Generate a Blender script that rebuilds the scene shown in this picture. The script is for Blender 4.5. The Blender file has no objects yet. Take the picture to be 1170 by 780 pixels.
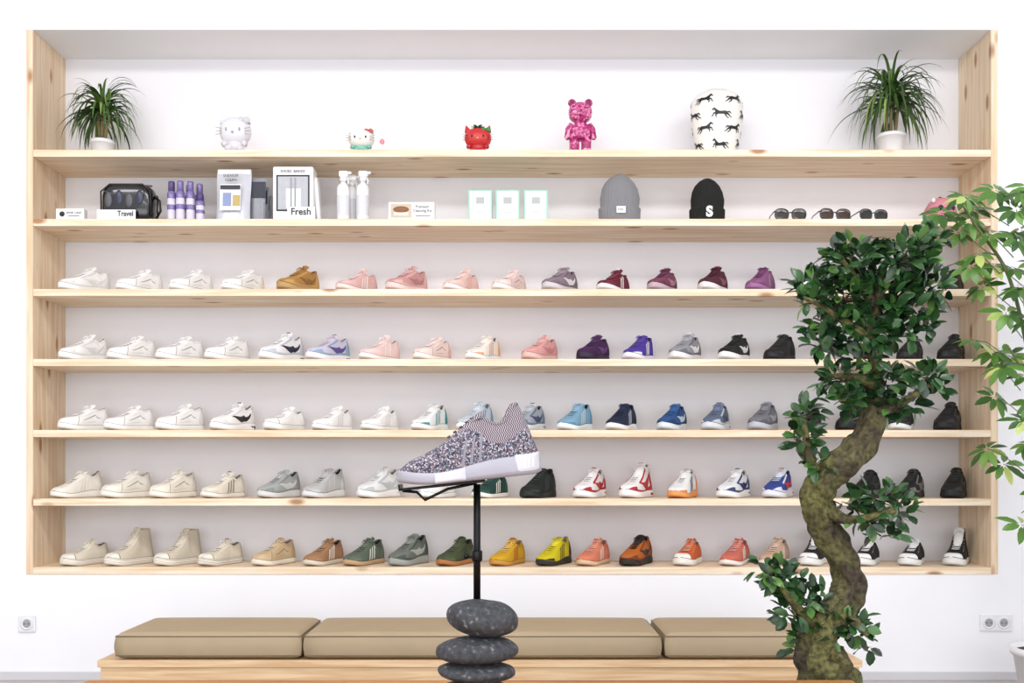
import bpy, bmesh, math, random
from mathutils import Vector, Matrix, Euler, noise
random.seed(7)
R=random.random
def U(a,b): return a+(b-a)*R()
sc=bpy.context.scene
F=1170.0; CAMD=4.9; EYE=1.02; CX=585.0; HY=533.0
# plan-metric helpers : convert measured bearings to metres at a known distance
def X(px,d): return (px-CX)*d/F
def Z(py,d): return EYE-(py-HY)*d/F
def Y(d): return d-CAMD
def P(px,py,d): return Vector((X(px,d),Y(d),Z(py,d)))

# ------------------------------------------------------------ materials
def lin(h):
    h=h.lstrip('#'); o=[]
    for i in (0,2,4):
        c=int(h[i:i+2],16)/255.0
        o.append(c/12.92 if c<=0.04045 else ((c+0.055)/1.055)**2.4)
    return (o[0],o[1],o[2],1.0)
MC={}
def nt(name):
    m=bpy.data.materials.new(name); m.use_nodes=True
    t=m.node_tree; b=t.nodes['Principled BSDF']
    return m,t,b
def mat(name,col,rough=0.6,metal=0.0,vary=0.06,scale=40,bump=0.0,coat=0.0,trans=0.0,alpha=1.0,spec=None):
    key=(name,col,rough,metal,vary,scale,bump,coat,trans,alpha)
    if key in MC: return MC[key]
    m,t,b=nt(name)
    tc=t.nodes.new('ShaderNodeTexCoord'); n=t.nodes.new('ShaderNodeTexNoise')
    n.inputs['Scale'].default_value=scale; n.inputs['Detail'].default_value=3
    t.links.new(tc.outputs['Object'],n.inputs['Vector'])
    mx=t.nodes.new('ShaderNodeMix'); mx.data_type='RGBA'
    c=lin(col); k=1-vary*2.0
    mx.inputs[6].default_value=(c[0]*k,c[1]*k,c[2]*k,1); mx.inputs[7].default_value=(min(1,c[0]*(1+vary)),min(1,c[1]*(1+vary)),min(1,c[2]*(1+vary)),1)
    t.links.new(n.outputs['Fac'],mx.inputs[0]); t.links.new(mx.outputs[2],b.inputs['Base Color'])
    b.inputs['Roughness'].default_value=rough; b.inputs['Metallic'].default_value=metal
    b.inputs['Coat Weight'].default_value=coat
    b.inputs['Transmission Weight'].default_value=trans
    b.inputs['Alpha'].default_value=alpha
    if spec is not None: b.inputs['Specular IOR Level'].default_value=spec
    if bump>0:
        bp=t.nodes.new('ShaderNodeBump'); bp.inputs['Strength'].default_value=bump; bp.inputs['Distance'].default_value=0.004
        t.links.new(n.outputs['Fac'],bp.inputs['Height']); t.links.new(bp.outputs['Normal'],b.inputs['Normal'])
    MC[key]=m; return m
def wood(name,c1,c2,axis='x',rough=0.55,knots=True,sc_=1.0):
    m,t,b=nt(name)
    tc=t.nodes.new('ShaderNodeTexCoord'); mp=t.nodes.new('ShaderNodeMapping')
    s={'x':(1.3,26,26),'z':(26,26,1.3),'y':(26,1.3,26)}[axis]
    mp.inputs['Scale'].default_value=[v*sc_ for v in s]
    n=t.nodes.new('ShaderNodeTexNoise'); n.inputs['Scale'].default_value=1.6; n.inputs['Detail'].default_value=6; n.inputs['Distortion'].default_value=0.6
    t.links.new(tc.outputs['Object'],mp.inputs[0]); t.links.new(mp.outputs[0],n.inputs['Vector'])
    r=t.nodes.new('ShaderNodeValToRGB'); r.color_ramp.elements[0].position=0.35; r.color_ramp.elements[1].position=0.62
    r.color_ramp.elements[0].color=lin(c1); r.color_ramp.elements[1].color=lin(c2)
    t.links.new(n.outputs['Fac'],r.inputs[0]); out=r.outputs[0]
    if knots:
        mp2=t.nodes.new('ShaderNodeMapping'); s2={'x':(3.4,9,9),'z':(9,9,3.4),'y':(9,3.4,9)}[axis]; mp2.inputs['Scale'].default_value=s2
        t.links.new(tc.outputs['Object'],mp2.inputs[0])
        v=t.nodes.new('ShaderNodeTexVoronoi'); v.inputs['Scale'].default_value=1.0
        t.links.new(mp2.outputs[0],v.inputs['Vector'])
        r2=t.nodes.new('ShaderNodeValToRGB'); r2.color_ramp.elements[0].position=0.08; r2.color_ramp.elements[1].position=0.18
        r2.color_ramp.elements[0].color=(.95,.95,.95,1); r2.color_ramp.elements[1].color=(0,0,0,1)
        t.links.new(v.outputs['Distance'],r2.inputs[0])
        mx=t.nodes.new('ShaderNodeMix'); mx.data_type='RGBA'; mx.inputs[7].default_value=lin('#A87850')
        t.links.new(r2.outputs[0],mx.inputs[0]); t.links.new(out,mx.inputs[6]); out=mx.outputs[2]
    t.links.new(out,b.inputs['Base Color']); b.inputs['Roughness'].default_value=rough
    return m
def leafmat(name,c1,c2,rough=0.35,c3=None):
    m,t,b=nt(name)
    g=t.nodes.new('ShaderNodeNewGeometry'); r=t.nodes.new('ShaderNodeValToRGB')
    r.color_ramp.elements[0].color=lin(c1); r.color_ramp.elements[1].color=lin(c2)
    if c3:
        e=r.color_ramp.elements.new(0.85); e.color=lin(c2); r.color_ramp.elements[-1].color=lin(c3); r.color_ramp.elements[-1].position=1.0
    t.links.new(g.outputs['Random Per Island'],r.inputs[0]); t.links.new(r.outputs[0],b.inputs['Base Color'])
    b.inputs['Roughness'].default_value=rough
    return m

# ------------------------------------------------------------ mesh builder
class MB:
    def __init__(s): s.v=[]; s.f=[]; s.m=[]; s.sm=[]; s.M=Matrix.Identity(4)
    def add(s,vs,fs,mat=0,smooth=True):
        o=len(s.v)
        for p in vs: s.v.append(tuple(s.M@Vector(p)))
        for i,f in enumerate(fs):
            s.f.append(tuple(o+k for k in f)); s.m.append(mat[i] if isinstance(mat,list) else mat); s.sm.append(smooth)
    def grid(s,fn,nu,nv,mat=0,cu=False,cv=False,smooth=True,flip=False):
        ru=nu if cu else nu+1; rv=nv if cv else nv+1
        vs=[fn(i/nu,j/nv) for i in range(ru) for j in range(rv)]
        fs=[];ms=[]
        for i in range(nu):
            for j in range(nv):
                a=i*rv+j; b=((i+1)%ru)*rv+j; c=((i+1)%ru)*rv+(j+1)%rv; d=i*rv+(j+1)%rv
                fs.append((a,d,c,b) if flip else (a,b,c,d))
                ms.append(mat((i+.5)/nu,(j+.5)/nv) if callable(mat) else mat)
        s.add(vs,fs,ms,smooth)
    def ell(s,c,r,mat=0,nu=16,nv=10,rot=None,pw=1.0):
        Rm=rot.to_matrix() if rot else Matrix.Identity(3); c=Vector(c)
        def sp(x): return math.copysign(abs(x)**pw,x)
        def fn(u,v):
            a=u*2*math.pi; b=(v-.5)*math.pi
            return c+Rm@Vector((r[0]*sp(math.cos(a))*sp(math.cos(b)),r[1]*sp(math.sin(a))*sp(math.cos(b)),r[2]*sp(math.sin(b))))
        s.grid(fn,nu,nv,mat,cu=True)
    def lathe(s,c,prof,mat=0,n=24,sx=1.0,sy=1.0,smooth=True):
        c=Vector(c); k=len(prof)-1
        def fn(u,v):
            a=u*2*math.pi; p=prof[int(round(v*k))]
            return c+Vector((p[0]*math.cos(a)*sx,p[0]*math.sin(a)*sy,p[1]))
        s.grid(fn,n,k,mat,cu=True,smooth=smooth)
    def tube(s,pts,rad,mat=0,n=8,caps=True,fl=1.0):
        pts=[Vector(p) for p in pts]; k=len(pts)
        if not isinstance(rad,(list,tuple)): rad=[rad]*k
        prev=None; rings=[]
        for i,p in enumerate(pts):
            d=(pts[min(i+1,k-1)]-pts[max(i-1,0)])
            d=d.normalized() if d.length>1e-9 else Vector((0,0,1))
            if prev is None:
                a=Vector((0,0,1)) if abs(d.z)<.9 else Vector((1,0,0))
                prev=d.cross(a).normalized()
            else:
                prev=(prev-d*prev.dot(d)).normalized()
            q=d.cross(prev)
            rings.append([p+(prev*math.cos(2*math.pi*j/n)+q*math.sin(2*math.pi*j/n)*fl)*rad[i] for j in range(n)])
        vs=[v for r in rings for v in r]; fs=[]
        for i in range(k-1):
            for j in range(n):
                fs.append((i*n+j,i*n+(j+1)%n,(i+1)*n+(j+1)%n,(i+1)*n+j))
        if caps: fs.append(tuple(range(n-1,-1,-1))); fs.append(tuple((k-1)*n+j for j in range(n)))
        s.add(vs,fs,mat)
    def box(s,c,size,mat=0,bev=0.0,seg=2,rot=None,smooth=False):
        bm=bmesh.new(); bmesh.ops.create_cube(bm,size=1.0)
        for v in bm.verts: v.co=Vector((v.co.x*size[0],v.co.y*size[1],v.co.z*size[2]))
        if bev>0: bmesh.ops.bevel(bm,geom=bm.edges[:],offset=bev,segments=seg,affect='EDGES',profile=0.5)
        Rm=rot.to_matrix() if rot else Matrix.Identity(3); c=Vector(c)
        bm.verts.ensure_lookup_table(); bm.verts.index_update()
        s.add([c+Rm@v.co for v in bm.verts],[[v.index for v in f.verts] for f in bm.faces],mat,smooth)
        bm.free()
    def span(s,x0,x1,y0,y1,z0,z1,mat=0,bev=0.0,seg=2,smooth=False):
        s.box(((x0+x1)/2,(y0+y1)/2,(z0+z1)/2),(abs(x1-x0),abs(y1-y0),abs(z1-z0)),mat,bev,seg,smooth=smooth)
    def text(s,txt,c,size,mat=0,rotx=90,depth=0.0008,align='CENTER',bold=0.0):
        cu=bpy.data.curves.new('t','FONT'); cu.body=txt; cu.size=size; cu.extrude=depth; cu.align_x=align; cu.align_y='CENTER'; cu.offset=bold
        o=bpy.data.objects.new('t',cu); sc.collection.objects.link(o)
        dg=bpy.context.evaluated_depsgraph_get(); me=bpy.data.meshes.new_from_object(o.evaluated_get(dg))
        M=Matrix.Translation(Vector(c))@Matrix.Rotation(math.radians(rotx),4,'X')
        s.add([M@v.co for v in me.vertices],[list(p.vertices) for p in me.polygons],mat,False)
        bpy.data.objects.remove(o); bpy.data.meshes.remove(me); bpy.data.curves.remove(cu)
    def mesh(s,name,mats):
        me=bpy.data.meshes.new(name); me.from_pydata(s.v,[],s.f)
        for m in mats: me.materials.append(m)
        me.polygons.foreach_set('material_index',s.m); me.polygons.foreach_set('use_smooth',s.sm)
        me.update(); return me
    def obj(s,name,mats,loc=(0,0,0),rot=(0,0,0),parent=None,zs=1.0):
        if zs!=1.0: s.v=[(p[0],p[1],p[2]*zs) for p in s.v]
        o=bpy.data.objects.new(name,s.mesh(name,mats)); sc.collection.objects.link(o)
        o.location=loc; o.rotation_euler=rot
        if parent: o.parent=parent
        return o
def cr(tab,t):
    if t<=tab[0][0]: return tab[0][1]
    if t>=tab[-1][0]: return tab[-1][1]
    for i in range(len(tab)-1):
        if tab[i][0]<=t<=tab[i+1][0]: break
    x0,y0=tab[i]; x1,y1=tab[i+1]; h=x1-x0
    def sl(k):
        if k==0 : return (tab[1][1]-tab[0][1])/(tab[1][0]-tab[0][0])
        if k==len(tab)-1: return (tab[k][1]-tab[k-1][1])/(tab[k][0]-tab[k-1][0])
        return (tab[k+1][1]-tab[k-1][1])/(tab[k+1][0]-tab[k-1][0])
    m0=sl(i)*h; m1=sl(i+1)*h; u=(t-x0)/h
    return (2*u**3-3*u**2+1)*y0+(u**3-2*u**2+u)*m0+(-2*u**3+3*u**2)*y1+(u**3-u**2)*m1
def sst(a,b,x):
    x=max(0,min(1,(x-a)/(b-a))); return x*x*(3-2*x)

# ------------------------------------------------------------ common materials
M_wall=mat('wall_plaster_white','#F3F3F6',0.9,vary=0.012,scale=6,bump=0.03)
M_niche=mat('niche_plaster','#F0EFF3',0.9,vary=0.012,scale=5,bump=0.03)
M_pineX=wood('pine_grain_horizontal','#E4C7A3','#F6E6CE','x')
M_pineZ=wood('pine_grain_vertical','#DFC09C','#F1DDC1','z')
M_white=mat('white_plastic','#F1F1F2',0.35,vary=0.01)
M_black=mat('black_plastic','#0D0D0F',0.4,vary=0.05)
M_dark=mat('dark_hole','#151515',0.8)

# ------------------------------------------------------------ room shell
FX=2.324; NT=Z(34,CAMD); NB=Z(656,CAMD); ND=0.355
WX=4.3; CEIL=3.6; YR=-7.6
b=MB()
b.span(-WX,-FX,0,0.5,0,CEIL); b.span(FX,WX,0,0.5,0,CEIL)
b.span(-FX,FX,0,0.5,NT,CEIL); b.span(-FX,FX,0,0.5,0,NB)
b.span(-FX,FX,ND,0.5,NB,NT,1)
b.obj('wall_back',[M_wall,M_niche])
M_floor=mat('floor_concrete','#B9B4B0',0.45,vary=0.08,scale=3,bump=0.02)
b=MB(); b.span(-WX-.2,WX+.2,YR-.2,0.5,-0.1,0); b.obj('floor',[M_floor])
b=MB(); b.span(-WX-.2,WX+.2,YR-.2,0.5,CEIL,CEIL+.1); b.obj('ceiling',[M_wall])
b=MB(); b.span(-WX-.15,-WX,YR,0.5,0,CEIL); b.obj('wall_left',[M_wall])
b=MB(); b.span(WX,WX+.15,YR,0.5,0,CEIL); b.obj('wall_right',[M_wall])
b=MB(); b.span(-WX,WX,YR-.15,YR,0,0.35); b.span(-WX,WX,YR-.15,YR,3.3,CEIL); b.span(-WX,-WX+.3,YR-.15,YR,.35,3.3); b.span(WX-.3,WX,YR-.15,YR,.35,3.3)
b.obj('wall_rear',[M_wall])
b=MB()
for i in range(5):
    x=-4.0+i*2.0; b.span(x-.035,x+.035,YR-.12,YR-.04,.35,3.3,0)
b.span(-4,4,YR-.12,YR-.04,.35,.42,0); b.span(-4,4,YR-.12,YR-.04,3.23,3.3,0)
b.obj('window_1',[mat('window_frame_dark','#2A2A2C',0.5)])
M_base=mat('baseboard_paint','#D0CFD3',0.6,vary=0.01)
b=MB(); b.span(-WX,WX,-0.014,0.0,0,0.042,0,0.003); b.obj('baseboard_back',[M_base])

# ------------------------------------------------------------ shelving
TS=0.034
SY=[171,250,330,410,491,569.5,645.5]
SZ=[Z(y,CAMD) for y in SY]
SZ[6]=NB+TS
b=MB(); pw=0.033
b.span(-FX,-FX+pw,-0.004,ND,NB,NT,1,0.002,1); b.span(FX-pw,FX,-0.004,ND,NB,NT,1,0.002,1)
for i,z in enumerate(SZ):
    if i==6: b.span(-FX+pw,FX-pw,-0.004,ND,z-TS,z,0,0.0015,1)
    else: b.span(-FX+pw,FX-pw,-0.002,ND,z-TS,z,0,0.0015,1)
b.obj('built_in_shelving',[M_pineX,M_pineZ])

# ------------------------------------------------------------ sneakers
def W_(tab,t):
    w=cr(tab,t)
    if t<.14: w*=math.sqrt(max(0,1-(1-t/.14)**2))
    if t>.76: w*=max(0,1-((t-.76)/.24)**2.4)**.55
    return w
KW=[(0,.034),(.15,.037),(.4,.038),(.55,.044),(.72,.051),(.85,.050),(1,.047)]
KIND={
 'court':dict(L=.275,w=KW,C=[(0,.112),(.1,.104),(.22,.094),(.30,.098),(.36,.110)],H=[(.36,.112),(.5,.093),(.65,.074),(.8,.064),(.92,.057),(1,.040)],s=(.028,.024),deco='side',tc=.34,tg=.016),
 'stripe':dict(L=.275,w=KW,C=[(0,.108),(.1,.098),(.22,.086),(.30,.092),(.36,.106)],H=[(.36,.108),(.5,.089),(.65,.069),(.8,.057),(.92,.050),(1,.034)],s=(.024,.021),deco='stripe',tc=.34,tg=.020),
 'runner':dict(L=.285,w=KW,C=[(0,.126),(.1,.114),(.22,.100),(.30,.106),(.36,.120)],H=[(.36,.122),(.5,.103),(.65,.082),(.8,.066),(.92,.057),(1,.038)],s=(.040,.027),deco='flash',tc=.34,tg=.018),
 'knit':dict(L=.28,w=KW,C=[(0,.130),(.08,.118),(.2,.102),(.29,.106),(.36,.122)],H=[(.36,.124),(.5,.102),(.65,.077),(.8,.059),(.92,.050),(1,.034)],s=(.037,.023),deco='stripe',tc=.34,tg=.010),
 'canvas':dict(L=.27,w=KW,C=[(0,.098),(.1,.092),(.22,.084),(.30,.090),(.36,.102)],H=[(.36,.104),(.5,.086),(.65,.067),(.8,.060),(.92,.055),(1,.040)],s=(.030,.029),deco='toe',tc=.34,tg=.018),
 'canvas_high':dict(L=.27,w=KW,C=[(0,.158),(.1,.160),(.24,.158),(.38,.156)],H=[(.34,.156),(.42,.130),(.50,.102),(.65,.074),(.8,.062),(.92,.055),(1,.040)],s=(.031,.030),deco='toe',tc=.33,tg=.010),
 'high':dict(L=.28,w=KW,C=[(0,.150),(.1,.144),(.22,.136),(.38,.148)],H=[(.34,.150),(.42,.130),(.52,.104),(.66,.080),(.8,.067),(.92,.058),(1,.040)],s=(.034,.029),deco='flash',tc=.33,tg=.012),
 'hero':dict(L=.305,w=[(0,.036),(.15,.038),(.4,.038),(.55,.043),(.72,.050),(.85,.049),(1,.046)],C=[(0,.150),(.05,.150),(.10,.138),(.17,.118),(.27,.112),(.36,.128)],
     H=[(.37,.131),(.46,.125),(.55,.108),(.68,.083),(.8,.066),(.9,.055),(1,.040)],s=(.042,.024),deco='hero',tc=.37,tg=.0),
}
def shoe(kind):
    K=KIND[kind]; L=K['L']; b=MB(); hero=kind=='hero'
    NU=64 if hero else 36; NS=44 if hero else 30
    tc=K['tc']; hs,ts=K['s']; d=K['deco']; hi=kind in('canvas_high','high'); soft=kind in('canvas','canvas_high')
    def th(t): return hs+(ts-hs)*sst(.25,.75,t)
    def zb(t): return (.014*((t-.72)/.28)**2 if t>.72 else 0)+(.006*((.1-t)/.1)**2 if t<.1 else 0)
    def stn(u): return .5-.5*math.cos(math.pi*u)
    def yc(t): return .005*math.sin(math.pi*t)
    prof=[(0,0),(.8,0),(.96,.06),(1.03,.25),(1.04,.6),(1.015,.92),(.955,1.0),(.5,.9),(0,.9)]
    full=[(a,c) for a,c in prof]+[(-a,c) for a,c in prof[-2:0:-1]]
    n=len(full)
    def sole(u,v):
        t=stn(u); a,c=full[int(round(v*n))%n]; w=W_(K['w'],t); fl=1+(.10*(1-c) if kind in('runner','hero','knit') and t<.25 else 0)
        if kind=='runner' and .3<c<.95: fl*=1-.035*(.5+.5*math.sin(t*75))
        return Vector((-L/2+L*t,yc(t)+a*w*fl,zb(t)+c*(th(t))))
    def smat(u,v):
        a,c=full[int(v*n)%n]; a2,c2=full[(int(v*n)+1)%n]
        return 2 if max(c,c2)<=.26 else 1
    b.grid(sole,NU,n,smat,cv=True)
    lean=.30 if hero else .13
    ex_=.46 if d!='hero' else .55
    def tocap(t): return math.sqrt(max(0,1-((t-.90)/.10)**2))*.5+.5 if t>.90 else 1
    def Hh(t):
        z0=zb(t)+th(t)*.9; return max(z0+(cr(K['H'],t)-z0)*tocap(t),z0+.002)
    def lx(x,t,z,z0): return x*.985+lean*max(0,z-z0)*max(0,1-t/.5)
    def outer(t,q,side=1):
        t=max(0,min(1,t)); q=max(0,min(1,q))
        w=W_(K['w'],t)*.96; z0=zb(t)+th(t)*.88
        if t<tc:
            C=cr(K['C'],t); wo=.62 if not hero else .56
            k=q; y=w*(1-(1-wo)*k**1.7)+.004*math.sin(math.pi*k)*min(1,w/.02); z=z0+(C-z0)*k
            if hi: y=w*(1-.36*sst(0,.8,k))
        else:
            H=Hh(t); bl=sst(tc,tc+.16,t)
            a=q*math.pi/2*.74; y=w*(math.cos(a)**ex_*bl+(1-bl)*(1-.40*q**1.6)); z=z0+(H-z0)*(math.sin(a)**.9)
        if w<1e-6: y=0
        return Vector((lx(-L/2+L*t,t,z,z0),yc(t)+side*y,z))
    def topz(t,y):
        w=W_(K['w'],t)*.96; z0=zb(t)+th(t)*.88; H=Hh(t)
        c=min(1,abs(y)/w)**(1/ex_); return z0+(H-z0)*math.sqrt(max(0,1-c*c))**.9
    def upper(u,v):
        t=stn(u); side=1 if v<=.5 else -1; s=v*2 if v<=.5 else (1-v)*2
        z0=zb(t)+th(t)*.88
        if t<tc:
            if s<=.7: return outer(t,s/.7,side)
            e=outer(t,1,side); dep=sst(.0,.10,t); fl=.045
            k=(s-.7)/.3
            yy=yc(t)+(e.y-yc(t))*(1-.12*sst(0,.25,k))*(1-max(0,(k-.3)/.7))
            zz=e.z+.002-(e.z-fl)*dep*sst(.08,.75,k)
            return Vector((e.x+ (0.006*(1-t/.1) if t<.1 else 0),yy,zz))
        else:
            w=W_(K['w'],t)*.96; H=Hh(t); bl=sst(tc,tc+.16,t)
            a=s*math.pi/2; y1=max(0,math.cos(a))**ex_; qq=s/.74
            y0_=(1-.40*min(1,qq)**1.6)*(1 if s<.74 else max(0,(1-s)/.26)**.6)
            y=w*(y1*bl+y0_*(1-bl)); z=z0+(H-z0)*math.sin(a)**.9
            return Vector((lx(-L/2+L*t,t,z,z0),yc(t)+side*y,z))
    def umat(u,v):
        t=stn(u); s=min(v,1-v)*2
        if t<tc and s>.74: return 3
        if hero:
            if t<tc and s>.34+.25*max(0,(.2-t)): return 7
            if tc<=t<.62 and s>.36+(t-tc)*2.2: return 7
            return 0
        if d=='toe' and t>.86: return 6
        if d in('stripe','flash') and t<.06: return 6
        return 0
    b.grid(upper,NU,NS,umat)
    Hc=lambda t:Hh(t)
    top=cr(K['C'],.36)+K['tg']
    tt=[(.56,Hc(.56)-.004),(.48,Hc(.48)+.001),(tc+.05,Hc(tc+.05)+.003),(tc-.005,(Hc(tc+.01)+top)*.5+.002),(tc-.035,top)]
    if hero: tt=[(.50,Hc(.50)-.003),(.44,Hc(.44)+.0),(.39,Hc(.39)+.003),(.34,Hc(.38)+.010)]
    def tong(u,v):
        i=u*(len(tt)-1); k=min(int(i),len(tt)-2); f=i-k
        t=tt[k][0]*(1-f)+tt[k+1][0]*f; z=tt[k][1]*(1-f)+tt[k+1][1]*f
        a=v*2*math.pi; hw=(.019+.008*u)*(1-.18*max(0,(u-.85)/.15)); y=hw*math.cos(a); z0=.03
        x=lx(-L/2+L*t,t,z,z0)
        return Vector((x+.0045*math.sin(a)*(1 if u<1 else .2),yc(t)+y,z+.003*math.sin(a)-(y/.03)**2*.009))
    b.grid(tong,12,14,4 if not hero else 7,cv=True)
    if not hero:
        p0=tong(.93,.25); b.box((p0.x+.002,yc(.34),p0.z-.004),(.003,.022,.010),5,.001,1,rot=Euler((0,-.35,0)))
    nl=6 if not hi else 7; t0=tc+.055; t1=.68
    def lp(t,y,off):
        z=topz(t,y)+off; return (lx(-L/2+L*t,t,z,.03),yc(t)+y,z)
    def patch(fn,nu,nv,m,off=.0013):
        for side in(1,-1):
            def g(u,v):
                t,q=fn(u,v); p=outer(t,q,side); e=.01
                du=outer(t+e,q,side)-outer(t-e,q,side); dv=outer(t,q+e,side)-outer(t,q-e,side)
                nn=du.cross(dv)
                if nn.length<1e-9: nn=Vector((0,side,0))
                nn.normalize()
                if nn.y*side<0 and abs(nn.y)>.02: nn=-nn
                elif abs(nn.y)<=.02 and nn.z<0: nn=-nn
                ed=min(1,min(u,1-u)*nu*.99,min(v,1-v)*nv*.99)
                return p+nn*(off*(.3+.7*ed))
            b.grid(g,nu,nv,m)
    if not hero:
        b.grid(lambda u,v:Vector(lp(t0-.01+(t1-t0+.03)*u,(v-.5)*.030*(1-.25*u),.0014)),10,4,7)
        for i in range(nl):
            t=t0+(t1-t0)*i/(nl-1); hw=.021-.004*i/nl
            b.tube([lp(t+.012*(1-abs(2*k/6-1)),-hw+2*hw*k/6,.0042) for k in range(7)],.0032,8,6,fl=.7)
        for sg in(1,-1):
            c0=Vector(lp(t0,0,.008))
            b.tube([c0,c0+Vector((.006,sg*.014,.005)),c0+Vector((.014,sg*.024,-.004)),c0+Vector((.014,sg*.013,-.001)),c0],.0021,8,5)
            b.tube([c0,c0+Vector((.016,sg*.010,-.002)),c0+Vector((.026,sg*.019,-.012))],.0018,8,5)
    for side in(1,-1):
        pts=[]
        for k in range(12):
            t=.02+(tc-.035)*k/11; p=outer(t,1,side); pts.append((p.x,p.y-side*.002,p.z))
        b.tube(pts,.0048 if not soft else .0022,0 if not hero else 7,8)
    p=outer(.012,.98,1)
    b.box((p.x-.001,yc(0),p.z-.010),(.007,.018,.032),6,.002,1,rot=Euler((0,.15 if not hero else .3,0)))
    if not hero:
        patch(lambda u,v:(tc+.015+(.70-tc-.02)*u,.76-.03*u+.21*v),10,4,6 if d in('flash','toe') and not soft else 0,.0022)
        if not soft: patch(lambda u,v:(.03+.17*u,.02+(.93-.55*u*u)*v),7,7,6,.0020)
        else: patch(lambda u,v:(.0+.035*u,.02+.95*v),2,7,6,.0020)
    if d=='side':
        patch(lambda u,v:(.70+.012*u+.06*(1-v),.02+.95*v),2,10,7,.0008)
        patch(lambda u,v:(.24+.06*v+.36*u,.50+.05*v-.10*u),12,2,7,.0008)
        patch(lambda u,v:(.30+.07*v+.36*u,.14+.05*v+.05*u),12,2,5,.0014)
    if d=='stripe':
        for i in range(3): patch(lambda u,v,i=i:(.36+.078*i+.036*u-.065*v+.03,.05+.72*v),3,8,5,.0016)
        patch(lambda u,v:(.80+.195*u,.02+.36*v),8,4,6,.0016)
    if d=='flash':
        patch(lambda u,v:(.16+.52*u,(.72-.52*math.sin(math.pi*min(1,u*1.02))+.06*u)+(v-.5)*(.06+.26*math.sin(math.pi*min(1,u*.85+.10)))),18,4,5,.0020)
        patch(lambda u,v:(.02+.965*u,.0+(.20+.12*math.cos(2*math.pi*u))*v),34,3,6,.0016)
        patch(lambda u,v:(.82+.17*u,.02+.62*v),7,5,6,.0018)
        for side in(1,-1):
            b.grid(lambda u,v:Vector((-L/2+L*(.05+.18*u),yc(.1)+side*(W_(K['w'],.05+.18*u)*1.085+.0006),zb(.1)+th(.1)*(.34+.30*v))),8,3,5)
    if d=='toe':
        for side in(1,-1):
            for zz_ in(.80,.45):
                b.tube([(-L/2+L*stn(k/26),yc(stn(k/26))+side*W_(K['w'],stn(k/26))*1.04,zb(stn(k/26))+th(stn(k/26))*zz_) for k in range(27)],.0011,5,4)
        for i in range(nl):
            for side in(1,-1):
                p=outer(t0+(t1-t0)*i/(nl-1),.90,side); b.ell(p,(.0024,.0024,.0024),1,6,4)
        patch(lambda u,v:(.84+.015*u,.02+.96*v),1,8,7,.0010)
    if not hero:
        for side in(1,-1):
            b.tube([(-L/2+L*stn(k/28),yc(stn(k/28))+side*W_(K['w'],stn(k/28))*.972,zb(stn(k/28))+th(stn(k/28))*1.0) for k in range(1,28)],.0014,7,4)
    if hero:
        for i in range(3): patch(lambda u,v,i=i:(.43+.062*i+.020*u-.05*v,.04+.52*v),2,10,5,.0012)
        for(ta,tb,q0,q1) in((.02,.20,.16,1.04),(.55,.76,.12,.92)):
            for side in(1,-1):
                def g(u,v):
                    t=ta+(tb-ta)*u; e=min(1,min(u,1-u,v,1-v)*8)
                    return Vector((-L/2+L*t,yc(t)+side*(W_(K['w'],t)*1.05+.0040*e),zb(t)+th(t)*(q0+(q1-q0)*v)))
                b.grid(g,12,8,6)
        for i in range(3):
            for side in (1,-1):
                b.grid(lambda u,v:Vector((-L/2+L*(.075+.03*i+.014*u-.006*v),yc(.1)+side*(W_(K['w'],.075+.03*i+.014*u)*1.05+.0050),zb(.1)+th(.1)*(.38+.42*v))),2,2,8)
        for i in range(5):
            t=.44+.045*i; hw=.016-.001*i
            b.tube([lp(t+.010*(1-abs(2*k/6-1)),-hw+2*hw*k/6,.003) for k in range(7)],.0020,4,6)
    return b
SM={}
for k in KIND:
    bb=shoe(k); SM[k]=bb.mesh('sneaker_mesh_'+k,[M_white]*9)
def fab(c,rough=.75,bump=.12): return mat('shoe_textile',c,rough,vary=.05,scale=260,bump=bump)
def lea(c): return mat('shoe_leather',c,.5,vary=.02,scale=120,bump=.04)
def rub(c): return mat('shoe_rubber',c,.6,vary=.02,scale=80)
def dk(c,f):
    return '#%02X%02X%02X'%tuple(max(0,min(255,int(int(c[i:i+2],16)*f))) for i in(1,3,5))
def lt(c,f):
    return '#%02X%02X%02X'%tuple(int(int(c[i:i+2],16)*(1-f)+255*f) for i in(1,3,5))
NAMES={'court':'sneaker','stripe':'striped_sneaker','runner':'running_shoe','knit':'knit_sneaker','canvas':'canvas_sneaker','canvas_high':'canvas_high_top','high':'high_top_sneaker'}
PHI=math.radians(30)
def put_shoe(px,row,kind,up,sole='#F2F1EE',acc=None,lace=None,tab=None,out=None,lin_=None,d=5.053):
    o=bpy.data.objects.new(NAMES[kind],SM[kind]); sc.collection.objects.link(o)
    light=int(up[1:3],16)>0xC0
    acc=acc or (dk(up,.92) if light else lt(up,.12)); tng=lace or up
    laces=lace or (lt(up,.5) if light else lt(up,.18)); 
    tab=tab or (acc if not kind.startswith('canvas') else sole); out=out or dk(sole,.93)
    if kind=='stripe' and not lace: tab=dk(up,.95) if light else lt(up,.08)
    f=lea if kind in('court','high') else fab
    ms=[f(up),rub(sole),rub(out),fab(lin_ or ('#807B7A' if light else '#121214')),fab(tng),lea(acc),rub(tab) if kind.startswith('canvas') else f(tab),f(dk(up,.66) if light else dk(up,.5)),fab(laces)]
    for i,m in enumerate(ms):
        o.material_slots[i].link='OBJECT'; o.material_slots[i].material=m
    s=U(.98,1.03)
    o.scale=(s,s,s*U(.99,1.06))
    o.location=(X(px,d),Y(d),SZ[row]+.0003)
    phi=PHI+math.radians(U(-3,3))
    if (px-CX)>250: phi+=math.radians(3)
    o.rotation_euler=(0,0,math.atan2(-math.cos(phi),-math.sin(phi)))
    return o
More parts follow.
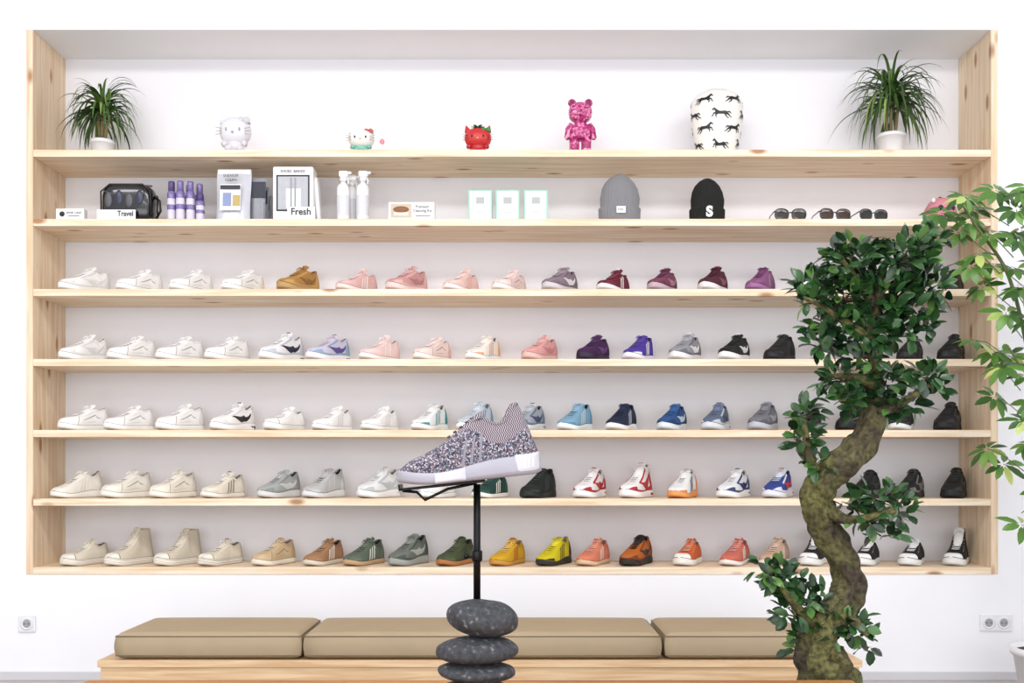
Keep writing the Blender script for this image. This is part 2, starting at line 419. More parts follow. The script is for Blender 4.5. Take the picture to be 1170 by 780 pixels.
WH='#F5F4F3'; BK='#121214'
r3=[(97,'runner',WH),(160,'court',WH),(219,'court',WH),(278,'court',WH,WH,'#E9DFC6'),(341,'runner','#B08446','#B99560','#8A5F28','#A97B3E','#C49A5C'),
 (408,'stripe','#E3BAB6','#F1DAD4','#F5E6E2'),(465,'runner','#CF9A98','#EBCFC8','#B87F80','#DDB3B0'),(527,'stripe','#EFCBC2','#F5E8E2','#E2B3AA'),(582,'court','#F1D6D0','#F5EBE8'),
 (640,'runner','#8C7A88','#D0C8CC','#E8E4E8','#A294A0','#7A6A76'),(701,'stripe','#6B1830','#F0ECEA','#F2EDEC'),(757,'runner','#7C3E58','#BFA6B0','#A9798E','#63304A'),(815,'runner','#4E1A2C','#E9E3E2','#8A4A5F','#4E1A2C'),
 (869,'knit','#8C5682','#9A6494','#B084A8','#7B4271'),(927,'runner','#23253A','#E4E4E6','#4A4D66'),(980,'runner',BK,'#EEE','#555'),(1034,'court',BK,'#1B1B1D'),(1087,'court',BK,'#1C1C1F')]
r4=[(96,'runner',WH),(151,'court',WH),(206,'court',WH),(260,'court',WH),(322,'runner','#EFEFF1',WH,'#23263A','#F0F0F2','#C8CAD2'),(375,'runner','#CDC9DE','#EDECF2','#5A508F','#D8CCDC','#8FAAC2'),
 (434,'stripe','#F0D3CF','#F6EAE8','#F8EEEC'),(494,'court','#EED7D0','#F3E8E0','#DDB3AB'),(552,'knit','#F1EAE2',WH,'#E0A978'),(617,'runner','#E0A5A2','#DFBAB2','#C87F82','#E9BCB8','#D89A98'),
 (678,'runner','#3E164C','#2B1838','#5D2C73','#4E2A5C','#35103F'),(730,'knit','#4A3298','#E8E5F0','#E9E7F6'),(783,'runner','#96969E','#E6E6E9','#F0F0F2','#B0B0B8','#6E6E78'),(839,'runner',BK,'#EEEEEE','#E8E8EA','#222226','#18181A'),
 (891,'knit','#141418','#141418','#2A2A30'),(943,'runner',BK,'#DDD','#444'),(992,'court',BK,BK),(1040,'runner',BK,'#202022'),(1087,'runner','#121214','#1A1A1C','#333')]
r5=[(96,'court',WH),(148,'court',WH),(206,'court',WH),(266,'runner',WH,WH,'#1A1A1C','#F0F0F0','#E0E0E0'),(325,'canvas',WH),(380,'stripe',WH,WH,'#D8D8D8'),(434,'stripe',WH),(491,'knit','#EDF0F0',WH,'#3C8E93','#F0F0F0','#3C8E93'),
 (543,'knit','#C6D3DF',WH,'#6F93B8'),(603,'runner','#A6ACB8','#E0E2E6','#39466A','#C6CAD2','#6A7A90'),(657,'knit','#7FA9C4','#EBF0F4','#D0E2EC','#8FB6CE','#5F93B2'),(710,'knit','#16223E','#F0F1F3','#C1C9DC','#1E2C4C','#16223E'),
 (768,'runner','#24508A','#DDE3EA','#C7D8E8','#3A66A0','#1F355D'),(818,'runner','#5B6B82','#DADCE1','#2B3D62','#7884A0','#C8CCD4'),(872,'runner','#74767E','#BCBDC3','#A6A8B0','#8A8C94','#5C5E66'),(922,'runner',BK,'#1B1B1D','#3A3A3E'),
 (972,'knit',BK,BK,'#333'),(1030,'knit','#1C1C20','#EDEDED','#333'),(1083,'runner','#131316','#18181A','#38383C')]
r6=[(88,'knit','#EDE8DD','#EFECE4','#EAE4DB'),(145,'court','#EDE8DD','#EFEBE2'),(198,'court','#EEE7D9','#F0EADE'),(255,'stripe','#EAE2D2','#EEE9DF','#8A8378'),(319,'runner','#A9ADAC','#DADAD8','#D0D3D1','#B9BCBB','#8F9494'),
 (370,'knit','#BDBDBD','#DEDEDE','#CECECE'),(433,'runner','#E6E8E9','#EEEEEE','#C0C3C6'),(500,'stripe',WH,WH),(560,'stripe','#18403A','#EFEFEA','#EDEDE6'),(615,'knit','#131D1B','#181C1C','#2C3735'),
 (674,'runner','#EDEAEA',WH,'#B51F2A','#F0EEEE','#B02530'),(727,'high','#F0EEEE',WH,'#B5202C','#F0EEEE','#B02530'),(780,'knit','#EEEEEE','#EFA05A','#24305C','#F0F0F0','#E98A3C'),(838,'runner','#E8EAEE',WH,'#24305C','#F0F0F2','#39466E'),
 (889,'runner','#2F4490','#E6E8EF','#C2303C','#E0E3EE','#E0E3EE'),(940,'court','#24242A','#222'),(990,'runner',BK,'#19191B'),(1040,'runner','#18181B','#222','#777'),(1090,'runner','#151517','#1A1A1C')]
r7=[(97,'canvas','#E0D8C6','#ECE7DB','#CFC4B0'),(148,'canvas_high','#D6CCB9','#EEE9DE','#BFB19B'),(204,'canvas_high','#D2C8B6','#EDE8DC','#BFB19B'),(252,'canvas','#DFD5C1','#EDE6D9','#8D8478'),(313,'court','#CDB48F','#EAE1D0','#BDA27A'),
 (370,'stripe','#A47A58','#DDD1BC','#EDE6DA'),(416,'stripe','#5C6859','#C09F78','#E4E6DE'),(467,'runner','#6D746D','#A0A49E','#B0B5AE','#8A908A','#4E554F'),(521,'stripe','#434E32','#B0743F','#26301F'),(580,'stripe','#D2A21C','#C8913C','#B5392C'),
 (633,'knit','#CFC012','#2A2A20','#2A2A22','#E3D83A','#2A2A22'),(678,'stripe','#DB8063','#DDBB9A','#F4E5DC'),(727,'runner','#B8611F','#2A211C','#2B2320','#2B2320','#7A3E16'),(786,'canvas','#CC6230','#F1EDE6','#F0E9DF'),(840,'stripe','#CE6E5D','#EFE6DF','#F5ECE6'),
 (885,'stripe','#C8A68D','#EEE4D6','#EFE7DD'),(930,'canvas_high','#16161A','#F1F1EF','#DDD','#E8E8E8',WH),(990,'canvas','#141416','#F0F0EE','#DDD','#E8E8E8',WH),(1042,'canvas','#141416','#F0F0EE','#DDD','#E8E8E8',WH),(1093,'canvas_high','#141417','#EDEDEA','#DDD','#E8E8E8',WH)]
def ex(c):
    return '#'+''.join(x*2 for x in c[1:]) if isinstance(c,str) and c.startswith('#') and len(c)==4 else c
for row,lst in((2,r3),(3,r4),(4,r5),(5,r6),(6,r7)):
    for e in lst:
        e=[ex(c) for c in e]; px,kind,up=e[:3]; rest=e[3:]
        kw={}
        if len(rest)>0: kw['sole']=rest[0]
        if len(rest)>1: kw['acc']=rest[1]
        if len(rest)>2: kw['lace']=rest[2]; kw['tab']=rest[2]
        if len(rest)>3 : kw['tab']=rest[3]
        put_shoe(px,row,kind,up,**kw)

# ------------------------------------------------------------ display sneaker on stand
def heromats():
    m,t,b=nt('multicolour_knit'); tc=t.nodes.new('ShaderNodeTexCoord')
    v=t.nodes.new('ShaderNodeTexVoronoi'); v.inputs['Scale'].default_value=400
    t.links.new(tc.outputs['Object'],v.inputs['Vector'])
    sp=t.nodes.new('ShaderNodeSeparateColor'); t.links.new(v.outputs['Color'],sp.inputs[0])
    r=t.nodes.new('ShaderNodeValToRGB'); r.color_ramp.interpolation='CONSTANT'
    els=r.color_ramp.elements
    cols=[('#7A7782',.25),('#BAB7C0',.15),('#33344A',.17),('#64424A',.11),('#5A596A',.16),('#946458',.04),('#3E6068',.04),('#1E1D24',.08)]
    while len(els)<len(cols): els.new(.5)
    p=0
    for i,(c,wt) in enumerate(cols): els[i].position=p; els[i].color=lin(c); p+=wt
    t.links.new(sp.outputs[0],r.inputs[0]); t.links.new(r.outputs[0],b.inputs['Base Color']); b.inputs['Roughness'].default_value=.9
    knit=m
    m,t,b=nt('zigzag_knit_collar'); b.inputs['Roughness'].default_value=.9
    tc=t.nodes.new('ShaderNodeTexCoord'); sx=t.nodes.new('ShaderNodeSeparateXYZ'); t.links.new(tc.outputs['Object'],sx.inputs[0])
    def mth(op,a,b_=None):
        n=t.nodes.new('ShaderNodeMath'); n.operation=op
        for i,q in enumerate((a,b_)):
            if q is None: continue
            if isinstance(q,(int,float)): n.inputs[i].default_value=q
            else: t.links.new(q,n.inputs[i])
        return n.outputs[0]
    tri=mth('PINGPONG',sx.outputs[2],.008)
    ph=mth('ADD',mth('MULTIPLY',sx.outputs[0],190),mth('MULTIPLY',tri,120))
    st=mth('GREATER_THAN',mth('SINE',mth('MULTIPLY',ph,6.2832*1.15)),.15)
    mx=t.nodes.new('ShaderNodeMix'); mx.data_type='RGBA'; mx.inputs[6].default_value=lin('#4B353D'); mx.inputs[7].default_value=lin('#AFA8AF')
    t.links.new(st,mx.inputs[0]); t.links.new(mx.outputs[2],b.inputs['Base Color'])
    return knit,m
knit,zz=heromats()
hd=2.15; 
M_sole=mat('lavender_rubber','#ACAAB5',.55,vary=.02,scale=50)
stand=bpy.data.objects.new('shoe_display_stand',None); sc.collection.objects.link(stand); stand.location=(X(545,hd),Y(hd),.5)
hero=bpy.data.objects.new('knit_sneaker',SM['hero']); sc.collection.objects.link(hero)
hm=[knit,M_sole,rub('#A09EA8'),fab('#2A1C22'),fab('#504C58'),fab('#8C8894'),mat('midsole_block','#D0CFD7',.5,vary=.01),zz,rub('#EDEDF2')]
for i,m in enumerate(hm): hero.material_slots[i].link='OBJECT'; hero.material_slots[i].material=m
pit=math.radians(-6)
Mh=Matrix.Translation(P(538,549,hd))@Matrix.Rotation(pit,4,'Y')@Matrix.Rotation(math.pi+math.radians(9),4,'Z')
hero.matrix_world=Mh
b=MB(); ctr=P(538,549,hd)
ax=X(545,hd); ay=Y(hd)
Mst=Matrix.Translation(ctr)@Matrix.Rotation(pit,4,'Y')
b.M=Mst
b.span(-.145,.03,-.03,.03,-.0060,-.0005,0,.0015,1)
b.span(-.150,-.146,-.03,.03,-.0060,.008,0,.001,1)
b.tube([(.012,0,-.006),(-.05,0,-.012),(-.10,0,-.030),(-.115,0,-.012),(-.145,0,-.006)],.0035,0,6)
b.M=Matrix.Identity(4)
b.tube([(ax,ay,Z(692,hd)-.012),(ax,ay,Z(553,hd))],.0075,0,12)
b.lathe((ax,ay,Z(641,hd)),[(0,0),(.010,0),(.0115,.003),(.0115,.020),(.010,.023),(0,.023)],0,16)
b.tube([(ax,ay,Z(637,hd)),(ax-.022,ay-.004,Z(635,hd))],.003,0,6)
b.ell((ax-.023,ay-.004,Z(635,hd)),(.006,.004,.006),0,10,6)
o=b.obj('metal_rod',[mat('black_metal','#121214',.35,.6,.03)]); o.parent=stand; o.matrix_parent_inverse=Matrix.Translation(-Vector(stand.location))
# stones
m,t,bs=nt('river_stone_grey'); tc=t.nodes.new('ShaderNodeTexCoord'); n1=t.nodes.new('ShaderNodeTexNoise'); n1.inputs['Scale'].default_value=90; n1.inputs['Detail'].default_value=8
t.links.new(tc.outputs['Object'],n1.inputs['Vector']); r=t.nodes.new('ShaderNodeValToRGB')
r.color_ramp.elements[0].color=lin('#2B2D31'); r.color_ramp.elements[0].position=.3; r.color_ramp.elements[1].color=lin('#46484D'); r.color_ramp.elements[1].position=.60
e=r.color_ramp.elements.new(.74); e.color=lin('#8E8E92')
t.links.new(n1.outputs['Fac'],r.inputs[0]); t.links.new(r.outputs[0],bs.inputs['Base Color']); bs.inputs['Roughness'].default_value=.75
bp=t.nodes.new('ShaderNodeBump'); bp.inputs['Strength'].default_value=.35; bp.inputs['Distance'].default_value=.003; t.links.new(n1.outputs['Fac'],bp.inputs['Height']); t.links.new(bp.outputs[0],bs.inputs['Normal'])
M_stone=m
b=MB()
for k,(cx,cy,rx,rz,ry,tilt) in enumerate([(552,705.5,41.5,21,.062,.10),(545,742,47,15.5,.070,-.03),(545,766.5,45,11.5,.068,.02),(543,796,47,19.5,.07,.0)]):
    c=P(cx,cy,hd); s=hd/F
    def fn(u,v):
        a=u*2*math.pi; e=(v-.5)*math.pi
        d=Vector((math.cos(a)*math.cos(e),math.sin(a)*math.cos(e),math.sin(e)))
        nn=1+.07*noise.noise(d*1.3+Vector((k*7.1,0,0)))
        zz_=math.copysign(abs(d.z)**.85,d.z)
        return c+Euler((0,tilt,0)).to_matrix()@Vector((d.x*rx*s*nn,d.y*ry*nn,zz_*rz*s*(1+.05*noise.noise(d*2+Vector((0,k*3.3,0))))))
    b.grid(fn,36,20,0,cu=True)
o=b.obj('stacked_stones',[M_stone]); o.parent=stand; o.matrix_parent_inverse=Matrix.Translation(-Vector(stand.location))

# table in foreground
M_oak=wood('honey_wood','#8E5B2E','#AF7A46','x',.45,False)
b=MB(); 
b.span(-1.035,.83,-3.4,-2.4,.46,.5,0,.004)
for x in(-.97,.765):
    for y in(-3.33,-2.47): b.span(x-.03,x+.03,y-.03,y+.03,0,.46,0,.003)
b.span(-.94,.735,-2.49,-2.46,.38,.46,0); b.span(-.94,.735,-3.34,-3.31,.38,.46,0)
b.obj('low_wooden_table',[M_oak])

# ------------------------------------------------------------ bench
bf,br=4.07,4.5
M_ply=wood('bench_plywood','#CBA67C','#E0C39C','x',.5,False,1.4)
ben=bpy.data.objects.new('cushioned_bench',None); sc.collection.objects.link(ben); ben.location=(0,Y(4.28),0)
b=MB(); zt=.252; y0=Y(bf)-.01; y1=Y(br)+.01
b.span(-1.645,1.39,y0,y1,zt-.028,zt,0,.002)
b.span(-1.635,1.38,y0+.008,y0+.03,.03,zt-.029,0,.002)
b.span(-1.635,1.38,y1-.03,y1-.008,.03,zt-.029,0,.002)
for x in(-1.635,-.83,.60,1.358): b.span(x,x+.022,y0+.031,y1-.031,.03,zt-.029,0)
b.span(-1.60,1.35,y0+.05,y1-.05,0,.03,1)
o=b.obj('wooden_base',[M_ply,M_dark]); o.parent=ben; o.matrix_parent_inverse=Matrix.Translation(-Vector(ben.location))
M_cush=mat('khaki_leather','#AB987B',.6,vary=.04,scale=9,bump=.12)
M_seam=mat('khaki_seam','#7E6F56',.6)
for(xa,xb) in((-1.575,-.842),(-.824,.590),(.612,1.19)):
    b=MB(); cx=(xa+xb)/2; hx=(xb-xa)/2; cy=(Y(bf)+Y(br))/2; hy=(Y(br)-Y(bf))/2; hz=.054
    def top(sg):
        def fn(u,v):
            a=(u*2-1); c=(v*2-1)
            ea=min(1,(1-abs(a))*hx/.03); ec=min(1,(1-abs(c))*hy/.03)
            e=math.sqrt(max(0,1-(1-min(ea,1))**2))*math.sqrt(max(0,1-(1-min(ec,1))**2))
            puff=.006*(1-a**4)*(1-c**4)
            return Vector((cx+a*hx,cy+c*hy,zt+hz+.0015+sg*(hz-.016+.014*e)+(puff if sg>0 else 0)))
        return fn
    nx=int(hx*2/.012); ny=int(hy*2/.012)
    b.grid(top(1),nx,ny,0); 
    b.grid(top(-1),nx,ny,0,flip=True)
    def side(u,v):
        k=u*4; i=int(k)%4; f=k-int(k)
        cs=[(-1,-1),(1,-1),(1,1),(-1,1)]; p=cs[i]; q=cs[(i+1)%4]
        x=p[0]+(q[0]-p[0])*f; y=p[1]+(q[1]-p[1])*f
        bul=.005*math.sin(math.pi*v)
        return Vector((cx+x*(hx+bul),cy+y*(hy+bul),zt+hz+.0015+(v*2-1)*(hz-.016)))
    b.grid(side,64,6,0,cu=True)
    for zz_ in(-1,1):
        z=zt+hz+.0015+zz_*(hz-.016)
        b.tube([(cx-hx,cy-hy,z),(cx,cy-hy,z),(cx+hx,cy-hy,z),(cx+hx,cy+hy,z),(cx,cy+hy,z),(cx-hx,cy+hy,z),(cx-hx,cy-hy,z)],.0028,1,6)
    o=b.obj('seat_cushion',[M_cush,M_seam]); o.parent=ben; o.matrix_parent_inverse=Matrix.Translation(-Vector(ben.location))

# ------------------------------------------------------------ sockets
def socket(name,xs,z):
    b=MB(); x0=xs[0]; x1=xs[-1]
    b.span(x0-.041,x1+.041,-.009,0,z-.041,z+.041,0,.004,2)
    for x in xs:
        Rm=Matrix.Translation((x,-.009,z))@Matrix.Rotation(math.pi/2,4,'X'); b.M=Rm
        b.lathe((0,0,0),[(.030,0),(.030,.003),(.0225,.003),(.020,.0005),(0,.0005)],0,28)
        b.lathe((0,0,0),[(.0198,.0006),(.0,.0012)],2,28)
        for s in(-1,1): b.lathe((s*.0095,0,0),[(.0028,.0018),(0,.0018)],1,10)
        b.M=Matrix.Identity(4)
    b.obj(name,[mat('socket_plastic','#E8E8EB',.4,vary=.01),M_dark,mat('socket_recess','#A0A0A4',.5)])
socket('wall_socket',[X(31.5,CAMD)],Z(712,CAMD)); socket('double_wall_socket',[X(1129,CAMD),X(1146,CAMD)],Z(711,CAMD))

# ------------------------------------------------------------ leaves
def leaf(b,base,d,nrm,L,w,mat=0,curl=.15,fold=.15,rows=4):
    d=d.normalized(); s=d.cross(nrm)
    if s.length<1e-4: s=d.cross(Vector((1,.3,.2)))
    s.normalize(); n=s.cross(d)
    prof={4:[(0,.05),(.22,.75),(.55,1),(.82,.65),(1,.02)],5:[(0,.3),(.1,.8),(.4,1),(.75,.7),(1,.02)]}[rows]
    vs=[];fs=[]
    for t,k in prof:
        c=base+d*(L*t)-n*(curl*L*t*t); hw=w/2*k
        vs+= [c+s*hw+n*(fold*hw),c,c-s*hw+n*(fold*hw)]
    for i in range(len(prof)-1):
        a=i*3; fs+=[(a,a+1,a+4,a+3),(a+1,a+2,a+5,a+4)]
    b.add(vs,fs,mat)
def rv():
    while True:
        v=Vector((U(-1,1),U(-1,1),U(-1,1)))
        if .05<v.length<1: return v.normalized()

# bonsai
D0=2.8; S=D0/F
bon=bpy.data.objects.new('ficus_bonsai_tree',None); sc.collection.objects.link(bon); bon.location=(X(955,D0),Y(D0),0)
tr=[(958,815,34,0),(955,790,31,0),(940,765,27,-.01),(930,742,22,-.02),(938,716,19,-.02),(958,694,18,0),(972,668,16,.02),(966,640,16,.03),(950,612,16,.03),(936,585,16,.01),(935,560,17,-.01),(950,538,17,-.02),(972,518,16,-.02),(990,496,14,0),(1001,468,11,.01),(1004,440,8.5,.02),(1000,412,7,.01),(996,385,6.5,0),(1000,355,6,0),(1006,325,4.5,0),(1010,300,3,0)]
def crv(pts,n):
    out=[]
    for i in range(len(pts)-1):
        p0=pts[max(i-1,0)];p1=pts[i];p2=pts[i+1];p3=pts[min(i+2,len(pts)-1)]
        for k in range(n):
            u=k/n
            out.append([.5*((2*b_)+(-a+c)*u+(2*a-5*b_+4*c-d)*u*u+(-a+3*b_-3*c+d)*u**3) for a,b_,c,d in zip(p0,p1,p2,p3)])
    out.append(list(pts[-1])); return out
def tubepx(b,pts,n=5,mat=0,seg=16,gn=.16,d0=D0):
    c=crv(pts,n); k=d0/F
    cen=[Vector(P(p[0],p[1],d0))+Vector((0,p[3],0)) for p in c]; rr=[p[2]*k for p in c]
    o0=len(b.v); b.tube(cen,rr,mat,seg)
    for i in range(len(cen)):
        for j in range(seg):
            v=Vector(b.v[o0+i*seg+j]); dd=v-cen[i]; 
            a=j/seg*2*math.pi
            f=1+gn*noise.noise(Vector((math.cos(a)*1.6,math.sin(a)*1.6,i*.12*5/n*1.8)))*1.6+gn*.7*noise.noise(Vector((math.cos(a)*4,math.sin(a)*4,i*.3)))
            b.v[o0+i*seg+j]=tuple(cen[i]+dd*f)
b=MB(); tubepx(b,tr,8,0,30,.30)
brs=[[(938,720,12,0),(925,708,8,-.03),(905,690,5,-.04),(888,668,3,-.04)],[(958,694,9,0),(975,712,5,-.04),(985,722,3,-.05)],[(936,575,10,0),(960,592,6,-.03),(985,590,4,-.04),(1015,582,3,-.05)],
 [(940,550,10,0),(925,530,6,-.02),(918,505,4,-.03),(915,480,3,-.03)],[(1001,470,8,0),(1025,462,5,-.02),(1050,445,3.5,-.03),(1066,438,2,-.03)],[(1002,440,7,0),(975,432,5,-.02),(950,430,3,-.03)],
 [(996,390,6,0),(965,370,5,-.02),(935,352,3,-.03),(915,342,2,-.03)],[(998,380,6,0),(1025,350,5,.02),(1050,310,3.5,.02),(1062,275,2,0)],[(1000,350,5,0),(975,320,4,-.02),(955,295,2.5,-.03)],[(932,742,8,0),(925,755,7,.05),(945,748,5,-.06),(950,742,3,-.08)],
 [(955,790,20,0),(985,805,14,-.06),(1000,818,9,-.09)],[(950,790,18,0),(925,805,14,-.03),(908,820,8,-.05)]]
for q in brs: tubepx(b,q,5,0,10,.2)
# (cx,cy,rx,ry,n)
clu=[(1000,302,36,20,110),(1030,292,24,18,65),(970,300,26,20,70),(948,292,12,8,14),(1060,276,15,13,36),(1045,300,20,16,45),(1060,330,18,20,55),(935,322,26,13,55),(965,338,36,20,110),(1005,340,40,24,150),(1040,350,26,20,75),(925,345,16,9,24),
 (985,378,34,16,85),(950,372,26,14,55),(1020,380,26,15,60),(938,392,20,9,26),(1052,372,14,10,22),
 (985,412,22,8,26),(965,432,30,12,60),(1010,436,32,13,70),(1050,432,20,11,40),(1070,440,12,8,16),(1000,462,34,13,70),(1038,462,20,11,38),(960,455,18,9,26),
 (924,474,16,13,34),(919,502,15,17,42),(930,530,10,10,16),
 (1005,568,28,12,55),(1026,586,20,13,42),(990,592,22,10,34),(975,578,14,10,20),(1010,610,18,7,14),
 (878,652,17,12,34),(900,664,22,13,48),(920,686,26,15,62),(946,706,24,13,50),(970,710,18,11,34),(905,700,18,12,34),(928,724,20,9,28),(983,722,13,10,22),(912,742,12,8,14),(990,742,9,5,7)]
m,t,bs=nt('mossy_bark'); tc=t.nodes.new('ShaderNodeTexCoord'); n1=t.nodes.new('ShaderNodeTexNoise'); n1.inputs['Scale'].default_value=9; n1.inputs['Detail'].default_value=6
n2=t.nodes.new('ShaderNodeTexNoise'); n2.inputs['Scale'].default_value=70; n2.inputs['Detail'].default_value=8
t.links.new(tc.outputs['Object'],n1.inputs['Vector']); t.links.new(tc.outputs['Object'],n2.inputs['Vector'])
r=t.nodes.new('ShaderNodeValToRGB'); r.color_ramp.elements[0].color=lin('#4A4032'); r.color_ramp.elements[0].position=.38; r.color_ramp.elements[1].color=lin('#6E6B3E'); r.color_ramp.elements[1].position=.62
t.links.new(n1.outputs['Fac'],r.inputs[0]); r2=t.nodes.new('ShaderNodeValToRGB'); r2.color_ramp.elements[0].position=.35; r2.color_ramp.elements[0].color=(.35,.35,.35,1); r2.color_ramp.elements[1].position=.65; r2.color_ramp.elements[1].color=(1.2,1.2,1.15,1)
t.links.new(n2.outputs['Fac'],r2.inputs[0]); mx=t.nodes.new('ShaderNodeMix'); mx.data_type='RGBA'; mx.blend_type='MULTIPLY'; mx.inputs[0].default_value=1
t.links.new(r.outputs[0],mx.inputs[6]); t.links.new(r2.outputs[0],mx.inputs[7]); t.links.new(mx.outputs[2],bs.inputs['Base Color']); bs.inputs['Roughness'].default_value=.9
bp=t.nodes.new('ShaderNodeBump'); bp.inputs['Strength'].default_value=.9; bp.inputs['Distance'].default_value=.008; t.links.new(n2.outputs['Fac'],bp.inputs['Height']); t.links.new(bp.outputs[0],bs.inputs['Normal'])
M_bark=m
lf=MB()
for(cx,cy,rx,ry,n) in clu:
    c=P(cx,cy,D0); c.y+=U(-.03,.03)
    for tw in range(max(3,n//10)):
        dd=rv(); e=c+Vector((dd.x*rx*S,dd.y*min(rx,ry)*1.1*S,dd.z*ry*S))*1.05
        st=c+Vector((U(-.01,.01),0,-.3*ry*S)); b.tube([st,(st+e)/2+Vector((0,0,.004)),e],[.0025,.0018,.001],0,4,caps=False)
    for i in range(int(n*.95)):
        dd=rv(); rr=.25+.82*R()**.6
        p=c+Vector((dd.x*rx*S,dd.y*max(ry,rx*.8)*S,dd.z*ry*S))*rr
        dr=(dd*1.0+Vector((0,-.15,.25))+rv()*.8).normalized()
        nn=(Vector((0,-.5,1))+rv()*.6+dd*.4).normalized()
        leaf(lf,p,dr,nn,U(.034,.052),U(.020,.029),0,U(0,.3),.3)
for o,nm,ms in((b,'trunk_and_branches',[M_bark]),(lf,'leaves',[leafmat('ficus_leaf','#162E1C','#365F2E',.30,'#678E46')])):
    q=o.obj(nm,ms); q.parent=bon; q.matrix_parent_inverse=Matrix.Translation(-Vector(bon.location))
pb=MB(); pz=Z(800,D0)
pb.lathe((X(955,D0),Y(D0),0),[(0,0),(.15,0),(.165,.01),(.19,pz-.03),(.21,pz-.025),(.21,pz+.01),(.195,pz+.01),(.19,pz-.02)],0,40)
pb.lathe((X(955,D0),Y(D0),0),[(.19,pz-.012),(.1,pz-.008),(0,pz-.005)],1,30)
q=pb.obj('pot',[mat('dark_ceramic','#3B3F42',.4),mat('soil','#3A2A1E',.95,vary=.3,scale=90,bump=.6)]); q.parent=bon; q.matrix_parent_inverse=Matrix.Translation(-Vector(bon.location))

# umbrella plant at right
D1=4.4; px0=2.335
sch=bpy.data.objects.new('umbrella_plant',None); sc.collection.objects.link(sch); sch.location=(px0,Y(D1),0)
b=MB(); lf=MB()
stems=[[(1203,745,3.0,0),(1196,650,2.8,0),(1190,560,2.6,0),(1183,470,2.4,0),(1170,380,2.2,0),(1150,310,2,0),(1118,262,1.6,0),(1100,235,1,0)],
 [(1208,745,3,.03),(1210,600,2.8,.05),(1200,450,2.5,.05),(1190,350,2.2,.03),(1178,280,1.8,0),(1165,232,1.2,-.02)],
 [(1196,650,2.4,0),(1188,600,2,-.05),(1176,560,1.6,-.1),(1165,530,1.2,-.12)],[(1190,470,2,0),(1175,440,1.6,-.05),(1155,420,1.2,-.08),(1140,400,1,-.1)],[(1212,745,3,-.04),(1225,560,2.6,-.05),(1240,400,2.2,-.05),(1235,300,1.8,-.05)]]
for q in stems: tubepx(b,q,6,0,8,.1,D1)
grp=[(1092,232),(1080,240),(1108,222),(1125,232),(1112,250),(1100,262),(1142,215),(1160,225),(1150,245),(1170,215),(1130,268),(1150,278),(1118,290),(1168,262),(1140,300),(1160,305),(1108,305),(1128,325),(1150,335),(1168,335),(1140,360),(1162,368),(1128,385),(1150,398),(1170,402),(1138,420),(1160,432),(1145,452),(1168,462),(1152,482),(1142,512),(1166,508),(1160,530),(1172,600),(1190,300),(1195,380),(1200,460),(1215,260),(1225,350),(1235,300),(1215,420),(1210,530),(1185,560)]
for(gx,gy) in grp:
    c=P(gx,gy,D1)+Vector((0,U(-.14,.14),0)); axd=(Vector((U(-.5,.2),-.6,.8))+rv()*.3).normalized()
    e1=axd.orthogonal().normalized(); e2=axd.cross(e1)
    b.tube([P(gx+ (28 if gx<1180 else -18),gy+26,D1),(P(gx+12,gy+8,D1)+c)/2,c],[.0022,.0018,.0014],0,5,caps=False)
    n=random.choice([7,8,8,9])
    for k in range(n):
        a=2*math.pi*(k+U(-.15,.15))/n; dd=(e1*math.cos(a)+e2*math.sin(a)); dr=(dd+axd*.15+Vector((0,0,-.35))).normalized()
        leaf(lf,c+dr*.012,dr,axd,U(.062,.098),U(.030,.040),0,.25,.2)
for o,nm,ms in((b,'stems',[mat('green_stem','#5D6A3A',.6,vary=.15)]),(lf,'leaves',[leafmat('umbrella_leaf','#264C1C','#5F8B38',.35,'#C4CE78')])):
    q=o.obj(nm,ms); q.parent=sch; q.matrix_parent_inverse=Matrix.Translation(-Vector(sch.location))
pb=MB(); pz=Z(740,D1)
pb.lathe((px0,Y(D1),0),[(0,0),(.13,0),(.135,.006),(.165,pz-.03),(.178,pz-.03),(.178,pz),(.165,pz),(.16,pz-.03)],0,40)
pb.lathe((px0,Y(D1),0),[(.163,pz-.02),(.08,pz-.015),(0,pz-.012)],1,30)
q=pb.obj('pot',[mat('white_ceramic','#F0F0F2',.3,vary=.01),mat('soil','#3A2A1E',.95,vary=.3,scale=90,bump=.6)]); q.parent=sch; q.matrix_parent_inverse=Matrix.Translation(-Vector(sch.location))

